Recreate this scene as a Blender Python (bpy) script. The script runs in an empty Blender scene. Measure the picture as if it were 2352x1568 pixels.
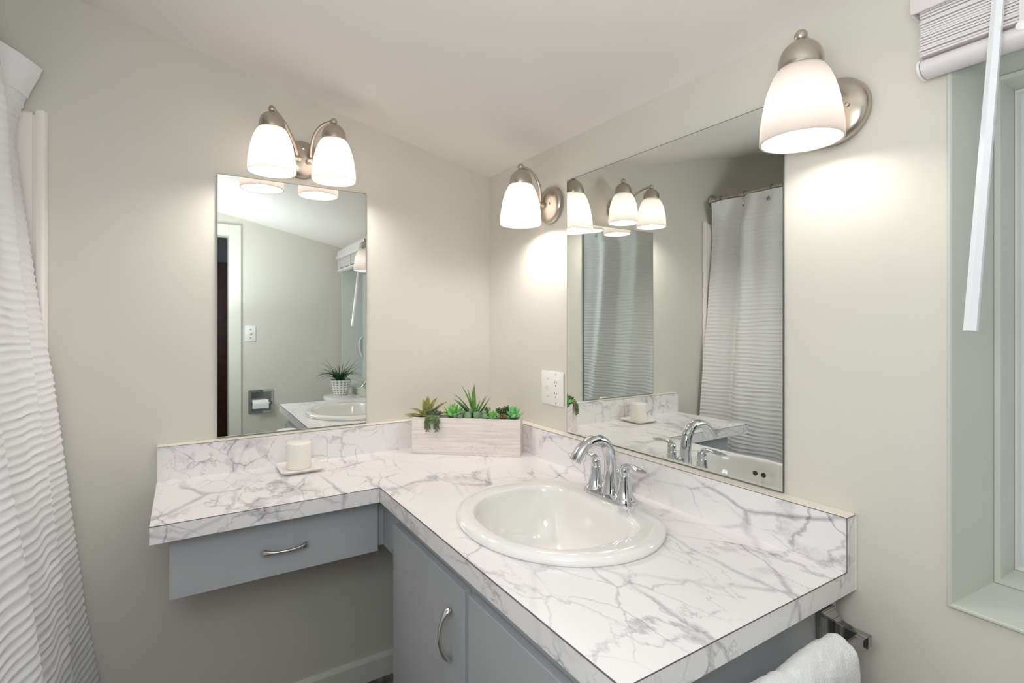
import bpy, bmesh, math, random
from mathutils import Vector, Matrix, noise as mnoise
PI = math.pi
sin, cos = math.sin, math.cos
random.seed(7)
S = bpy.context.scene
COL = S.collection

# ------------------------------------------------------------------ camera
cd = bpy.data.cameras.new('camera')
cam = bpy.data.objects.new('camera', cd); COL.objects.link(cam)
cam.location = (-1.06133, -1.84172, 1.2736)
cam.rotation_euler = (PI/2, 0, math.radians(-32.4855))
cd.sensor_width = 36.0
cd.lens = 18.1516
cd.shift_y = -38.0746/2352
cd.clip_start = 0.01
S.camera = cam

# ------------------------------------------------------------------ world, exposure, light levels
w = bpy.data.worlds.new('overcast'); S.world = w; w.use_nodes = True
wb = w.node_tree.nodes['Background']
wb.inputs[0].default_value = (0.88, 0.94, 1.0, 1); wb.inputs[1].default_value = 0.5
S.view_settings.view_transform = 'Standard'
S.view_settings.look = 'None'
S.view_settings.gamma = 1.0
S.view_settings.use_curve_mapping = False
S.view_settings.exposure = 0.60
BULB = 112.0
BULB_WINDOW = 36.0          # bulb beside the window, dimmed to hold down the brightness of that wall
FLASH = 3.2
FRONT_FILL = 14.5
try:
    S.cycles.use_denoising = True
    S.cycles.sample_clamp_indirect = 6.0
    S.cycles.max_bounces = 14; S.cycles.diffuse_bounces = 7; S.cycles.glossy_bounces = 8; S.cycles.transmission_bounces = 8
    S.cycles.caustics_reflective = False; S.cycles.caustics_refractive = False
except Exception:
    pass
# bounce_flash is the photographer's, aimed at the ceiling; the point light is added front fill
def flash_or_fill(name, kind, size, watts, loc, rot):
    l = bpy.data.lights.new(name, kind); l.energy = watts; l.color = (0.90, 0.96, 1.0)
    if kind == 'AREA': l.shape = 'DISK'; l.size = size
    else: l.shadow_soft_size = size
    o = bpy.data.objects.new(name, l); COL.objects.link(o); o.location = loc; o.rotation_euler = rot
flash_or_fill('bounce_flash', 'AREA', .16, FLASH, (-1.02, -1.93, 1.36), (math.radians(180), 0, 0))
flash_or_fill('added_front_fill', 'POINT', .22, FRONT_FILL, (-1.16, -1.76, 1.44), (0, 0, 0))

# ------------------------------------------------------------------ materials
def srgb(r, g, b):
    f = lambda c: (c/12.92 if c <= .04045 else ((c+.055)/1.055)**2.4)
    return (f(r/255), f(g/255), f(b/255), 1)
def newmat(name):
    m = bpy.data.materials.new(name); m.use_nodes = True
    return m, m.node_tree.nodes, m.node_tree.links, m.node_tree.nodes['Principled BSDF']
def mat(name, col, rough=.5, metal=0, bump=0, bscale=200, var=0, vscale=6, coat=0, spec=None, sub=0):
    m, N, L, p = newmat(name)
    p.inputs['Base Color'].default_value = col
    p.inputs['Roughness'].default_value = rough
    p.inputs['Metallic'].default_value = metal
    if coat: p.inputs['Coat Weight'].default_value = coat
    if spec is not None: p.inputs['Specular IOR Level'].default_value = spec
    tc = N.new('ShaderNodeTexCoord')
    if bump:
        n = N.new('ShaderNodeTexNoise'); n.inputs['Scale'].default_value = bscale; n.inputs['Detail'].default_value = 4
        L.new(tc.outputs['Object'], n.inputs['Vector'])
        b = N.new('ShaderNodeBump'); b.inputs['Strength'].default_value = bump; b.inputs['Distance'].default_value = .002
        L.new(n.outputs['Fac'], b.inputs['Height']); L.new(b.outputs['Normal'], p.inputs['Normal'])
    if var:
        n2 = N.new('ShaderNodeTexNoise'); n2.inputs['Scale'].default_value = vscale; n2.inputs['Detail'].default_value = 3
        L.new(tc.outputs['Object'], n2.inputs['Vector'])
        r = N.new('ShaderNodeValToRGB')
        r.color_ramp.elements[0].position = .3; r.color_ramp.elements[1].position = .7
        r.color_ramp.elements[0].color = tuple(c*(1-var) for c in col[:3])+(1,)
        r.color_ramp.elements[1].color = tuple(min(1, c*(1+var)) for c in col[:3])+(1,)
        L.new(n2.outputs['Fac'], r.inputs['Fac']); L.new(r.outputs['Color'], p.inputs['Base Color'])
    return m

M = {}
M['wall'] = mat('wall_paint', srgb(214, 211, 201), .55, bump=.08, bscale=260, var=.012, vscale=3)
M['ceil'] = mat('ceiling_paint', srgb(236, 231, 226), .7, bump=.05, bscale=180)
M['trim'] = mat('trim_paint', srgb(222, 221, 212), .4, var=.01)
M['casing'] = mat('casing_paint', srgb(200, 202, 194), .4, var=.01)
M['white'] = mat('white_plastic', srgb(238, 236, 232), .35)
M['panel'] = mat('surround_panel', srgb(240, 234, 229), .3)
M['porcelain'] = mat('porcelain', srgb(238, 236, 233), .08, coat=.6)
M['gray'] = mat('cabinet_gray_paint', srgb(178, 180, 183), .45, bump=.05, bscale=400, var=.02, vscale=8)
M['graydark'] = mat('cabinet_recess_gray', srgb(122, 125, 130), .5)
M['chrome'] = mat('chrome', (.66, .67, .69, 1), .05, 1)
M['nickel'] = mat('brushed_nickel', (.54, .485, .42, 1), .28, 1, bump=.05, bscale=500)
M['satin'] = mat('polished_nickel_pull', (.78, .74, .69, 1), .16, 1)
M['steel'] = mat('dark_polished_steel', (.36, .355, .35, 1), .14, 1)
M['mirror'] = mat('mirror_silver', (.80, .835, .81, 1), .0, 1)
M['mirroredge'] = mat('mirror_edge', srgb(78, 84, 78), .25)
M['caulk'] = mat('white_caulk', srgb(232, 226, 216), .5, bump=.1, bscale=90)
M['seam'] = mat('laminate_seam', srgb(96, 88, 88), .5)
M['slot'] = mat('dark_slot', srgb(60, 52, 44), .6)
M['wax'] = mat('candle_wax', srgb(244, 240, 232), .45)
M['wax'].node_tree.nodes['Principled BSDF'].inputs['Subsurface Weight'].default_value = .25
M['wax'].node_tree.nodes['Principled BSDF'].inputs['Subsurface Radius'].default_value = (.01, .008, .006)
M['dish'] = mat('dish_ceramic', srgb(238, 234, 230), .25)
M['soil'] = mat('dark_soil', srgb(58, 46, 34), .9, bump=.8, bscale=90, var=.4, vscale=60)
M['towel'] = mat('terry_cloth', srgb(236, 236, 237), .95, bump=1.0, bscale=420, spec=.1)
M['paper'] = mat('tissue_paper', srgb(236, 234, 230), .9)
M['slat'] = mat('blind_slat', srgb(222, 216, 216), .4)
M['wand'] = mat('blind_wand', srgb(232, 234, 238), .2)
M['door'] = mat('dark_wood_door', srgb(92, 52, 38), .35, var=.35, vscale=14)
M['hall'] = mat('hall_paint', srgb(150, 152, 156), .6)

def floor_mat():
    m, N, L, p = newmat('dark_stone_vinyl')
    tc = N.new('ShaderNodeTexCoord')
    n = N.new('ShaderNodeTexNoise'); n.inputs['Scale'].default_value = 9; n.inputs['Detail'].default_value = 8; n.inputs['Distortion'].default_value = 1.6
    L.new(tc.outputs['Object'], n.inputs['Vector'])
    r = N.new('ShaderNodeValToRGB')
    r.color_ramp.elements[0].position = .35; r.color_ramp.elements[0].color = srgb(62, 58, 56)
    r.color_ramp.elements[1].position = .68; r.color_ramp.elements[1].color = srgb(148, 140, 134)
    L.new(n.outputs['Fac'], r.inputs['Fac'])
    b = N.new('ShaderNodeTexBrick'); b.offset = 0; b.inputs['Scale'].default_value = 3.2
    b.inputs['Mortar Size'].default_value = .008; b.inputs['Brick Width'].default_value = 1; b.inputs['Row Height'].default_value = 1
    b.inputs['Mortar'].default_value = srgb(50, 46, 44)
    L.new(tc.outputs['Object'], b.inputs['Vector'])
    L.new(r.outputs['Color'], b.inputs['Color1']); L.new(r.outputs['Color'], b.inputs['Color2'])
    L.new(b.outputs['Color'], p.inputs['Base Color']); p.inputs['Roughness'].default_value = .4
    return m
M['floor'] = floor_mat()

def marble():
    m, N, L, p = newmat('white_marble_laminate')
    g = N.new('ShaderNodeTexCoord')
    def math_(op, a, b=None, clamp=False):
        n = N.new('ShaderNodeMath'); n.operation = op; n.use_clamp = clamp
        for i, v in enumerate((a, b)):
            if v is None: continue
            if isinstance(v, (int, float)): n.inputs[i].default_value = v
            else: L.new(v, n.inputs[i])
        return n.outputs[0]
    def noise(vec, sc, det=5, rough=.55, dist=0):
        n = N.new('ShaderNodeTexNoise'); n.inputs['Scale'].default_value = sc; n.inputs['Detail'].default_value = det
        n.inputs['Roughness'].default_value = rough; n.inputs['Distortion'].default_value = dist
        L.new(vec, n.inputs['Vector']); return n
    mp = N.new('ShaderNodeMapping'); mp.inputs['Rotation'].default_value = (.35, .3, .75); mp.inputs['Scale'].default_value = (1.0, .52, 1.0)
    L.new(g.outputs['Object'], mp.inputs['Vector'])
    base = mp.outputs['Vector']
    nd = noise(base, 6, 8, .62)
    sub = N.new('ShaderNodeVectorMath'); sub.operation = 'SUBTRACT'; L.new(nd.outputs['Color'], sub.inputs[0]); sub.inputs[1].default_value = (.5, .5, .5)
    sc = N.new('ShaderNodeVectorMath'); sc.operation = 'SCALE'; L.new(sub.outputs[0], sc.inputs[0]); sc.inputs['Scale'].default_value = .22
    ad = N.new('ShaderNodeVectorMath'); ad.operation = 'ADD'; L.new(base, ad.inputs[0]); L.new(sc.outputs[0], ad.inputs[1])
    wv = ad.outputs[0]
    def veins(vec, scale, width, soft):
        v = N.new('ShaderNodeTexVoronoi'); v.feature = 'DISTANCE_TO_EDGE'; v.inputs['Scale'].default_value = scale
        L.new(vec, v.inputs['Vector'])
        d = math_('DIVIDE', v.outputs['Distance'], width)
        a = math_('SUBTRACT', 1.0, d, True)
        return math_('POWER', a, soft)
    patch = noise(base, 4.2, 4, .6)
    wide = math_('SUBTRACT', patch.outputs['Fac'], .42, True)
    width1 = math_('ADD', math_('MULTIPLY', wide, .48), .010)
    v1 = veins(wv, 6.2, width1, .8)
    n2 = noise(base, 7.5, 4)
    amp1 = math_('MULTIPLY', math_('SUBTRACT', n2.outputs['Fac'], .33, True), 3.4, True)
    v1 = math_('MULTIPLY', v1, amp1)
    n3 = noise(wv, 44, 6, .75)
    grain = math_('MULTIPLY', math_('SUBTRACT', n3.outputs['Fac'], .28, True), 2.3, True)
    v1 = math_('MULTIPLY', v1, grain)
    # hairline cracks: only lightly warped, so they run long and straight
    sc2 = N.new('ShaderNodeVectorMath'); sc2.operation = 'SCALE'; L.new(sub.outputs[0], sc2.inputs[0]); sc2.inputs['Scale'].default_value = .07
    ad2 = N.new('ShaderNodeVectorMath'); ad2.operation = 'ADD'; L.new(base, ad2.inputs[0]); L.new(sc2.outputs[0], ad2.inputs[1])
    v2 = veins(ad2.outputs[0], 11.0, .022, 1.0)
    n4 = noise(base, 8.5, 3)
    amp2 = math_('MULTIPLY', math_('SUBTRACT', n4.outputs['Fac'], .40, True), 4.5, True)
    v2 = math_('MULTIPLY', v2, amp2)
    v3 = veins(ad2.outputs[0], 4.6, .027, .85)
    n6 = noise(base, 5.5, 3)
    amp3 = math_('MULTIPLY', math_('SUBTRACT', n6.outputs['Fac'], .38, True), 4.0, True)
    v3 = math_('MULTIPLY', v3, amp3)
    n5 = noise(wv, 3.0, 6, .6)
    cloud = math_('MULTIPLY', math_('SUBTRACT', n5.outputs['Fac'], .54, True), .7, True)
    tot = math_('ADD', math_('MULTIPLY', v1, 1.1), math_('MULTIPLY', v2, .65))
    tot = math_('ADD', tot, math_('MULTIPLY', v3, .7))
    tot = math_('ADD', tot, math_('MULTIPLY', cloud, .25), True)
    mx = N.new('ShaderNodeMix'); mx.data_type = 'RGBA'
    mx.inputs['A'].default_value = srgb(236, 233, 233); mx.inputs['B'].default_value = srgb(146, 142, 150)
    L.new(tot, mx.inputs['Factor']); L.new(mx.outputs['Result'], p.inputs['Base Color'])
    p.inputs['Roughness'].default_value = .28
    return m
M['marble'] = marble()

def planter_wood():
    m, N, L, p = newmat('whitewashed_wood')
    tc = N.new('ShaderNodeTexCoord')
    mp = N.new('ShaderNodeMapping'); mp.inputs['Scale'].default_value = (3, 6, 70); L.new(tc.outputs['Object'], mp.inputs['Vector'])
    n = N.new('ShaderNodeTexNoise'); n.inputs['Scale'].default_value = 2.2; n.inputs['Detail'].default_value = 7; n.inputs['Distortion'].default_value = .8
    L.new(mp.outputs['Vector'], n.inputs['Vector'])
    r = N.new('ShaderNodeValToRGB')
    r.color_ramp.elements[0].position = .3; r.color_ramp.elements[0].color = srgb(216, 204, 196)
    r.color_ramp.elements[1].position = .6; r.color_ramp.elements[1].color = srgb(240, 231, 227)
    L.new(n.outputs['Fac'], r.inputs['Fac'])
    # worn scratches, thickest toward the base board
    mp2 = N.new('ShaderNodeMapping'); mp2.inputs['Scale'].default_value = (9, 9, 26); L.new(tc.outputs['Object'], mp2.inputs['Vector'])
    v = N.new('ShaderNodeTexVoronoi'); v.feature = 'DISTANCE_TO_EDGE'; v.inputs['Scale'].default_value = 1.6
    n2 = N.new('ShaderNodeTexNoise'); n2.inputs['Scale'].default_value = 5; n2.inputs['Detail'].default_value = 6; L.new(mp2.outputs['Vector'], n2.inputs['Vector'])
    ad = N.new('ShaderNodeVectorMath'); ad.operation = 'MULTIPLY_ADD'; L.new(n2.outputs['Color'], ad.inputs[0]); ad.inputs[1].default_value = (.9, .9, .9); L.new(mp2.outputs['Vector'], ad.inputs[2])
    L.new(ad.outputs[0], v.inputs['Vector'])
    lt = N.new('ShaderNodeMath'); lt.operation = 'LESS_THAN'; lt.inputs[1].default_value = .012; L.new(v.outputs['Distance'], lt.inputs[0])
    n3 = N.new('ShaderNodeTexNoise'); n3.inputs['Scale'].default_value = 16; L.new(tc.outputs['Object'], n3.inputs['Vector'])
    g3 = N.new('ShaderNodeMath'); g3.operation = 'GREATER_THAN'; g3.inputs[1].default_value = .54; L.new(n3.outputs['Fac'], g3.inputs[0])
    ml = N.new('ShaderNodeMath'); ml.operation = 'MULTIPLY'; L.new(lt.outputs[0], ml.inputs[0]); L.new(g3.outputs[0], ml.inputs[1])
    ml2 = N.new('ShaderNodeMath'); ml2.operation = 'MULTIPLY'; L.new(ml.outputs[0], ml2.inputs[0]); ml2.inputs[1].default_value = .55
    mx = N.new('ShaderNodeMix'); mx.data_type = 'RGBA'; L.new(ml2.outputs[0], mx.inputs['Factor']); L.new(r.outputs['Color'], mx.inputs['A'])
    mx.inputs['B'].default_value = srgb(150, 120, 96)
    L.new(mx.outputs['Result'], p.inputs['Base Color']); p.inputs['Roughness'].default_value = .8
    b = N.new('ShaderNodeBump'); b.inputs['Strength'].default_value = .3; b.inputs['Distance'].default_value = .001
    L.new(n.outputs['Fac'], b.inputs['Height']); L.new(b.outputs['Normal'], p.inputs['Normal'])
    return m
M['planter'] = planter_wood()

def curtain_mat():
    m, N, L, p = newmat('crinkled_white_cotton')
    p.inputs['Base Color'].default_value = srgb(238, 238, 240); p.inputs['Roughness'].default_value = .9; p.inputs['Specular IOR Level'].default_value = .1
    tc = N.new('ShaderNodeTexCoord')
    n = N.new('ShaderNodeTexNoise'); n.inputs['Scale'].default_value = 120; n.inputs['Detail'].default_value = 4; L.new(tc.outputs['Object'], n.inputs['Vector'])
    b = N.new('ShaderNodeBump'); b.inputs['Strength'].default_value = .25; b.inputs['Distance'].default_value = .002
    L.new(n.outputs['Fac'], b.inputs['Height']); L.new(b.outputs['Normal'], p.inputs['Normal'])
    t = N.new('ShaderNodeBsdfTranslucent'); t.inputs['Color'].default_value = srgb(225, 228, 232)
    mx = N.new('ShaderNodeMixShader'); mx.inputs[0].default_value = .08
    L.new(p.outputs[0], mx.inputs[1]); L.new(t.outputs[0], mx.inputs[2]); L.new(mx.outputs[0], N['Material Output'].inputs['Surface'])
    return m
M['curtain'] = curtain_mat()

def shade_mat():
    m, N, L, p = newmat('frosted_glass_shade')
    p.inputs['Base Color'].default_value = (.34, .32, .31, 1); p.inputs['Roughness'].default_value = .35
    t = N.new('ShaderNodeBsdfTranslucent'); t.inputs['Color'].default_value = (.55, .52, .50, 1)
    mx = N.new('ShaderNodeMixShader'); mx.inputs[0].default_value = .5
    L.new(p.outputs[0], mx.inputs[1]); L.new(t.outputs[0], mx.inputs[2]); L.new(mx.outputs[0], N['Material Output'].inputs['Surface'])
    return m
M['shade'] = shade_mat()
def emis(name, col, st):
    m, N, L, p = newmat(name)
    e = N.new('ShaderNodeEmission'); e.inputs[0].default_value = col; e.inputs[1].default_value = st
    L.new(e.outputs[0], N['Material Output'].inputs['Surface']); return m
M['bulb'] = emis('lit_bulb', (1.0, .945, .885, 1), BULB)
M['bulb_dimmed'] = emis('lit_dimmed_bulb', (1.0, .945, .885, 1), BULB_WINDOW)

def glass_mat():
    m, N, L, p = newmat('frosted_window_glass')
    p.inputs['Base Color'].default_value = (.8, .83, .85, 1); p.inputs['Roughness'].default_value = .25
    t = N.new('ShaderNodeBsdfTranslucent'); t.inputs['Color'].default_value = (.86, .89, .92, 1)
    mx = N.new('ShaderNodeMixShader'); mx.inputs[0].default_value = .65
    L.new(p.outputs[0], mx.inputs[1]); L.new(t.outputs[0], mx.inputs[2]); L.new(mx.outputs[0], N['Material Output'].inputs['Surface'])
    return m
M['glass'] = glass_mat()

def leafmat(name, c0, c1, rough=.45, tip=None):
    m, N, L, p = newmat(name)
    tc = N.new('ShaderNodeTexCoord'); n = N.new('ShaderNodeTexNoise'); n.inputs['Scale'].default_value = 45; n.inputs['Detail'].default_value = 3
    L.new(tc.outputs['Object'], n.inputs['Vector'])
    r = N.new('ShaderNodeValToRGB'); r.color_ramp.elements[0].position = .35; r.color_ramp.elements[1].position = .65
    r.color_ramp.elements[0].color = c0; r.color_ramp.elements[1].color = c1
    L.new(n.outputs['Fac'], r.inputs['Fac']); L.new(r.outputs['Color'], p.inputs['Base Color']); p.inputs['Roughness'].default_value = rough
    return m
M['olive'] = leafmat('olive_leaf', srgb(104, 108, 40), srgb(150, 146, 72))
M['sedum'] = leafmat('sedum_bead', srgb(88, 106, 72), srgb(128, 142, 104))
M['lime'] = leafmat('lime_leaf', srgb(116, 188, 92), srgb(158, 216, 130))
M['mint'] = leafmat('mint_leaf', srgb(112, 186, 116), srgb(156, 214, 146))
M['sagegreen'] = leafmat('sage_disc', srgb(78, 112, 80), srgb(114, 148, 110))
M['aloe'] = leafmat('aloe_leaf', srgb(64, 112, 40), srgb(106, 152, 72))
M['darkgreen'] = leafmat('dark_leaf', srgb(58, 70, 40), srgb(86, 98, 58))
M['bronze'] = leafmat('bronze_leaf', srgb(122, 104, 62), srgb(152, 132, 84))
M['potgreen'] = leafmat('grass_blade', srgb(34, 76, 40), srgb(66, 116, 62))

def pot_mat():
    m, N, L, p = newmat('white_pot_with_grey_diamonds')
    tc = N.new('ShaderNodeTexCoord')
    sx = N.new('ShaderNodeSeparateXYZ'); L.new(tc.outputs['Object'], sx.inputs[0])
    at = N.new('ShaderNodeMath'); at.operation = 'ARCTAN2'; L.new(sx.outputs['Y'], at.inputs[0]); L.new(sx.outputs['X'], at.inputs[1])
    def mm(op, a, b):
        n = N.new('ShaderNodeMath'); n.operation = op
        for i, v in enumerate((a, b)):
            if isinstance(v, (int, float)): n.inputs[i].default_value = v
            else: L.new(v, n.inputs[i])
        return n.outputs[0]
    a = mm('MULTIPLY', at.outputs[0], 8.0); z = mm('MULTIPLY', sx.outputs['Z'], 2*PI/.036)
    s1 = mm('SINE', mm('ADD', a, z), 0); s2 = mm('SINE', mm('SUBTRACT', a, z), 0)
    f = mm('GREATER_THAN', mm('MULTIPLY', s1, s2), .28)
    mx = N.new('ShaderNodeMix'); mx.data_type = 'RGBA'; L.new(f, mx.inputs['Factor'])
    mx.inputs['A'].default_value = srgb(236, 234, 232); mx.inputs['B'].default_value = srgb(150, 146, 148)
    L.new(mx.outputs['Result'], p.inputs['Base Color']); p.inputs['Roughness'].default_value = .35
    return m
M['pot'] = pot_mat()

# ------------------------------------------------------------------ helpers
def add_box(bm, x0, x1, y0, y1, z0, z1):
    vs = [bm.verts.new((x, y, z)) for x in (x0, x1) for y in (y0, y1) for z in (z0, z1)]
    for f in ((0, 1, 3, 2), (4, 6, 7, 5), (0, 4, 5, 1), (2, 3, 7, 6), (0, 2, 6, 4), (1, 5, 7, 3)):
        bm.faces.new([vs[i] for i in f])
def box(x0, x1, y0, y1, z0, z1, bev=0, seg=2):
    bm = bmesh.new(); add_box(bm, min(x0, x1), max(x0, x1), min(y0, y1), max(y0, y1), min(z0, z1), max(z0, z1))
    if bev: bmesh.ops.bevel(bm, geom=bm.edges[:], offset=bev, segments=seg, affect='EDGES', profile=.5)
    return bm
def add_prism(bm, pts, axis, a, b):
    """extrude a 2-D outline along an axis; pts are the two other coordinates in order"""
    def mk(p, t):
        if axis == 'x': return (t, p[0], p[1])
        if axis == 'y': return (p[0], t, p[1])
        return (p[0], p[1], t)
    A = [bm.verts.new(mk(p, a)) for p in pts]; B = [bm.verts.new(mk(p, b)) for p in pts]
    n = len(pts)
    bm.faces.new(A); bm.faces.new(B[::-1])
    for i in range(n): bm.faces.new((A[i], B[i], B[(i+1) % n], A[(i+1) % n]))
def prism(pts, axis, a, b, bev=0):
    bm = bmesh.new(); add_prism(bm, pts, axis, a, b)
    if bev: bmesh.ops.bevel(bm, geom=bm.edges[:], offset=bev, segments=2, affect='EDGES')
    return bm
def add_rings(bm, rings, cap0=True, cap1=True, closed=True):
    R = [[bm.verts.new(p) for p in r] for r in rings]
    n = len(R[0])
    for a, b in zip(R, R[1:]):
        for i in range(n if closed else n-1):
            bm.faces.new((a[i], a[(i+1) % n], b[(i+1) % n], b[i]))
    if cap0: bm.faces.new(R[0][::-1])
    if cap1: bm.faces.new(R[-1])
def add_lathe(bm, prof, c=(0, 0, 0), n=32, axis='z', cap=True, sx=1, sy=1):
    """prof: (radius, height) pairs"""
    rings = []
    for r, h in prof:
        ring = []
        for i in range(n):
            t = 2*PI*i/n; u, v = r*cos(t)*sx, r*sin(t)*sy
            if axis == 'z': p = (c[0]+u, c[1]+v, c[2]+h)
            elif axis == 'x': p = (c[0]+h, c[1]+u, c[2]+v)
            else: p = (c[0]+u, c[1]+h, c[2]+v)
            ring.append(p)
        rings.append(ring)
    add_rings(bm, rings, cap, cap)
def lathe(*a, **k):
    bm = bmesh.new(); add_lathe(bm, *a, **k); return bm
def add_tube(bm, pts, rad, n=12, flat=None, up=None):
    """sweep a circle (or an ellipse flat=(a,b) multipliers) along points"""
    P = [Vector(p) for p in pts]; m = len(P)
    rads = rad if isinstance(rad, (list, tuple)) else [rad]*m
    prev = None; rings = []
    for i in range(m):
        t = (P[min(i+1, m-1)]-P[max(i-1, 0)]).normalized()
        if prev is None:
            u = Vector(up) if up else (Vector((0, 0, 1)) if abs(t.z) < .9 else Vector((1, 0, 0)))
        else: u = prev
        u = (u-t*u.dot(t)).normalized(); prev = u; v = t.cross(u)
        fa, fb = (flat[i] if isinstance(flat, list) else flat) if flat else (1, 1)
        rings.append([P[i]+u*(rads[i]*fa*cos(2*PI*k/n))+v*(rads[i]*fb*sin(2*PI*k/n)) for k in range(n)])
    add_rings(bm, rings)
def tube(*a, **k):
    bm = bmesh.new(); add_tube(bm, *a, **k); return bm
def add_sphere(bm, c, r, n=16, sz=1):
    m = n//2
    add_lathe(bm, [(max(r*sin(PI*j/m), r*.02), -r*sz*cos(PI*j/m)) for j in range(m+1)], c, n)
def bez(p0, p1, p2, p3, n=14):
    p0, p1, p2, p3 = map(Vector, (p0, p1, p2, p3)); o = []
    for i in range(n+1):
        t = i/n; o.append(p0*(1-t)**3+p1*3*t*(1-t)**2+p2*3*t*t*(1-t)+p3*t**3)
    return o
def wpos(o):
    b = Vector((0, 0, 0))
    while o is not None: b += o.location; o = o.parent
    return b
def part(name, bm, m, parent, smooth=None, label=None, kind=None):
    return obj(name, bm, m, parent, wpos(parent), smooth, label, kind)
def thing(name, label, cat, loc, group=None):
    o = bpy.data.objects.new(name, None); COL.objects.link(o); o.location = loc; o.empty_display_size = .05
    o['label'] = label; o['category'] = cat
    if group: o['group'] = group
    return o
def tag(o, label, cat, group=None):
    o['label'] = label; o['category'] = cat
    if group: o['group'] = group
    return o
def struct(name, bm, m, parent=None, smooth=None):
    o = obj(name, bm, m, parent, (0, 0, 0) if parent is None else wpos(parent), smooth)
    if parent is None: o['kind'] = 'structure'
    return o
# obj() with parent: child offset relative to its parent
def obj(name, bm, m, parent=None, loc=(0, 0, 0), smooth=None, label=None, kind=None):
    loc = Vector(loc)
    bmesh.ops.recalc_face_normals(bm, faces=bm.faces[:])
    me = bpy.data.meshes.new(name)
    for v in bm.verts: v.co -= loc
    if smooth is not None:
        lim = math.radians(smooth)
        for f in bm.faces: f.smooth = True
        for e in bm.edges:
            if len(e.link_faces) == 2 and e.calc_face_angle(0) > lim: e.smooth = False
    bm.to_mesh(me); bm.free()
    me.materials.append(M[m] if isinstance(m, str) else m)
    o = bpy.data.objects.new(name, me); COL.objects.link(o)
    if parent is not None:
        o.parent = parent; o.location = loc-wpos(parent)
    else: o.location = loc
    if label: o['label'] = label
    if kind: o['kind'] = kind
    return o

# ------------------------------------------------------------------ room shell
CEIL0, SLOPE = 1.879, .2215                      # ceiling height at the window wall, rise toward the tub
cz = lambda x: CEIL0-SLOPE*x
YF = -2.341                                      # door wall
XL = -2.20                                       # wall behind the tub
T = .10
struct('floor', box(XL-T, T, -4.4, T, -.05, 0), 'floor')
bm = bmesh.new()
add_prism(bm, [(T, cz(T)), (XL-T, cz(XL-T)), (XL-T, cz(XL-T)+.1), (T, cz(T)+.1)], 'y', YF-T, T)
struct('ceiling', bm, 'ceil')
struct('wall_back', prism([(T, 0), (XL-T, 0), (XL-T, cz(XL-T)), (T, cz(T))], 'y', 0, T), 'wall')
# window wall with its opening
WY0, WY1, WZ0, WZ1 = -2.312, -1.512, .815, 1.715
TW = .19
bm = bmesh.new()
add_box(bm, 0, TW, WY1, 0, 0, CEIL0); add_box(bm, 0, TW, YF-T, WY0, 0, CEIL0)
add_box(bm, 0, TW, WY0, WY1, 0, WZ0); add_box(bm, 0, TW, WY0, WY1, WZ1, CEIL0)
struct('wall_right', bm, 'wall')
# door wall with its opening
DX0, DX1, DZ = -1.56, -.7866, 1.908
bm = bmesh.new()
add_prism(bm, [(DX1, 0), (0, 0), (0, cz(0)), (DX1, cz(DX1))], 'y', YF-T, YF)
add_prism(bm, [(XL-T, 0), (DX0, 0), (DX0, cz(DX0)), (XL-T, cz(XL-T))], 'y', YF-T, YF)
add_prism(bm, [(DX0, DZ), (DX1, DZ), (DX1, cz(DX1)), (DX0, cz(DX0))], 'y', YF-T, YF)
struct('wall_front', bm, 'wall')
struct('wall_left', box(XL-T, XL, YF, 0, 0, cz(XL)), 'wall')
struct('wall_left_return', prism([(XL, 0), (-1.48, 0), (-1.48, cz(-1.48)), (XL, cz(XL))], 'y', -1.66, -1.56), 'wall')
# baseboards
def bb_prof(y0, s): return [(y0, 0), (y0+s*.013, 0), (y0+s*.013, .070), (y0+s*.009, .078), (y0, .0826)]
struct('baseboard_back', prism(bb_prof(0, -1), 'x', -1.36, -.01), 'trim')
struct('baseboard_front', prism(bb_prof(YF, 1), 'x', DX1+.08, -.014), 'trim')
struct('baseboard_right', prism([(x, z) for x, z in bb_prof(0, -1)], 'y', YF+.001, -1.36), 'trim')
# door casing and jamb
bm = bmesh.new()
add_box(bm, DX1, DX1+.077, YF, YF+.016, 0, DZ+.079)
add_box(bm, DX0-.077, DX0, YF, YF+.016, 0, DZ+.079)
add_box(bm, DX0, DX1, YF, YF+.016, DZ, DZ+.079)
bmesh.ops.bevel(bm, geom=bm.edges[:], offset=.004, segments=2, affect='EDGES')
struct('trim_1', bm, 'trim')
bm = bmesh.new()
add_box(bm, DX1-.004, DX1, YF-T, YF, 0, DZ); add_box(bm, DX0, DX0+.004, YF-T, YF, 0, DZ); add_box(bm, DX0+.004, DX1-.004, YF-T, YF, DZ-.004, DZ)
struct('trim_2', bm, 'trim')
# hall beyond the doorway
bm = bmesh.new()
add_box(bm, -2.3, .1, -4.3, -4.2, 0, 2.45); add_box(bm, -2.3, -2.2, -4.2, YF-T, 0, 2.45); add_box(bm, 0, .1, -4.2, YF-T, 0, 2.45)
struct('wall_hall', bm, 'hall')
struct('ceiling_hall', box(-2.3, .1, -4.3, YF-T, 2.45, 2.5), 'hall')
d = struct('door_2', box(-1.75, -.66, -4.195, -4.16, .01, 1.905, .002), 'door')
part('door_pull', box(-.842, -.818, -4.160, -4.156, .93, 1.0, .002), 'steel', d)

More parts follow.
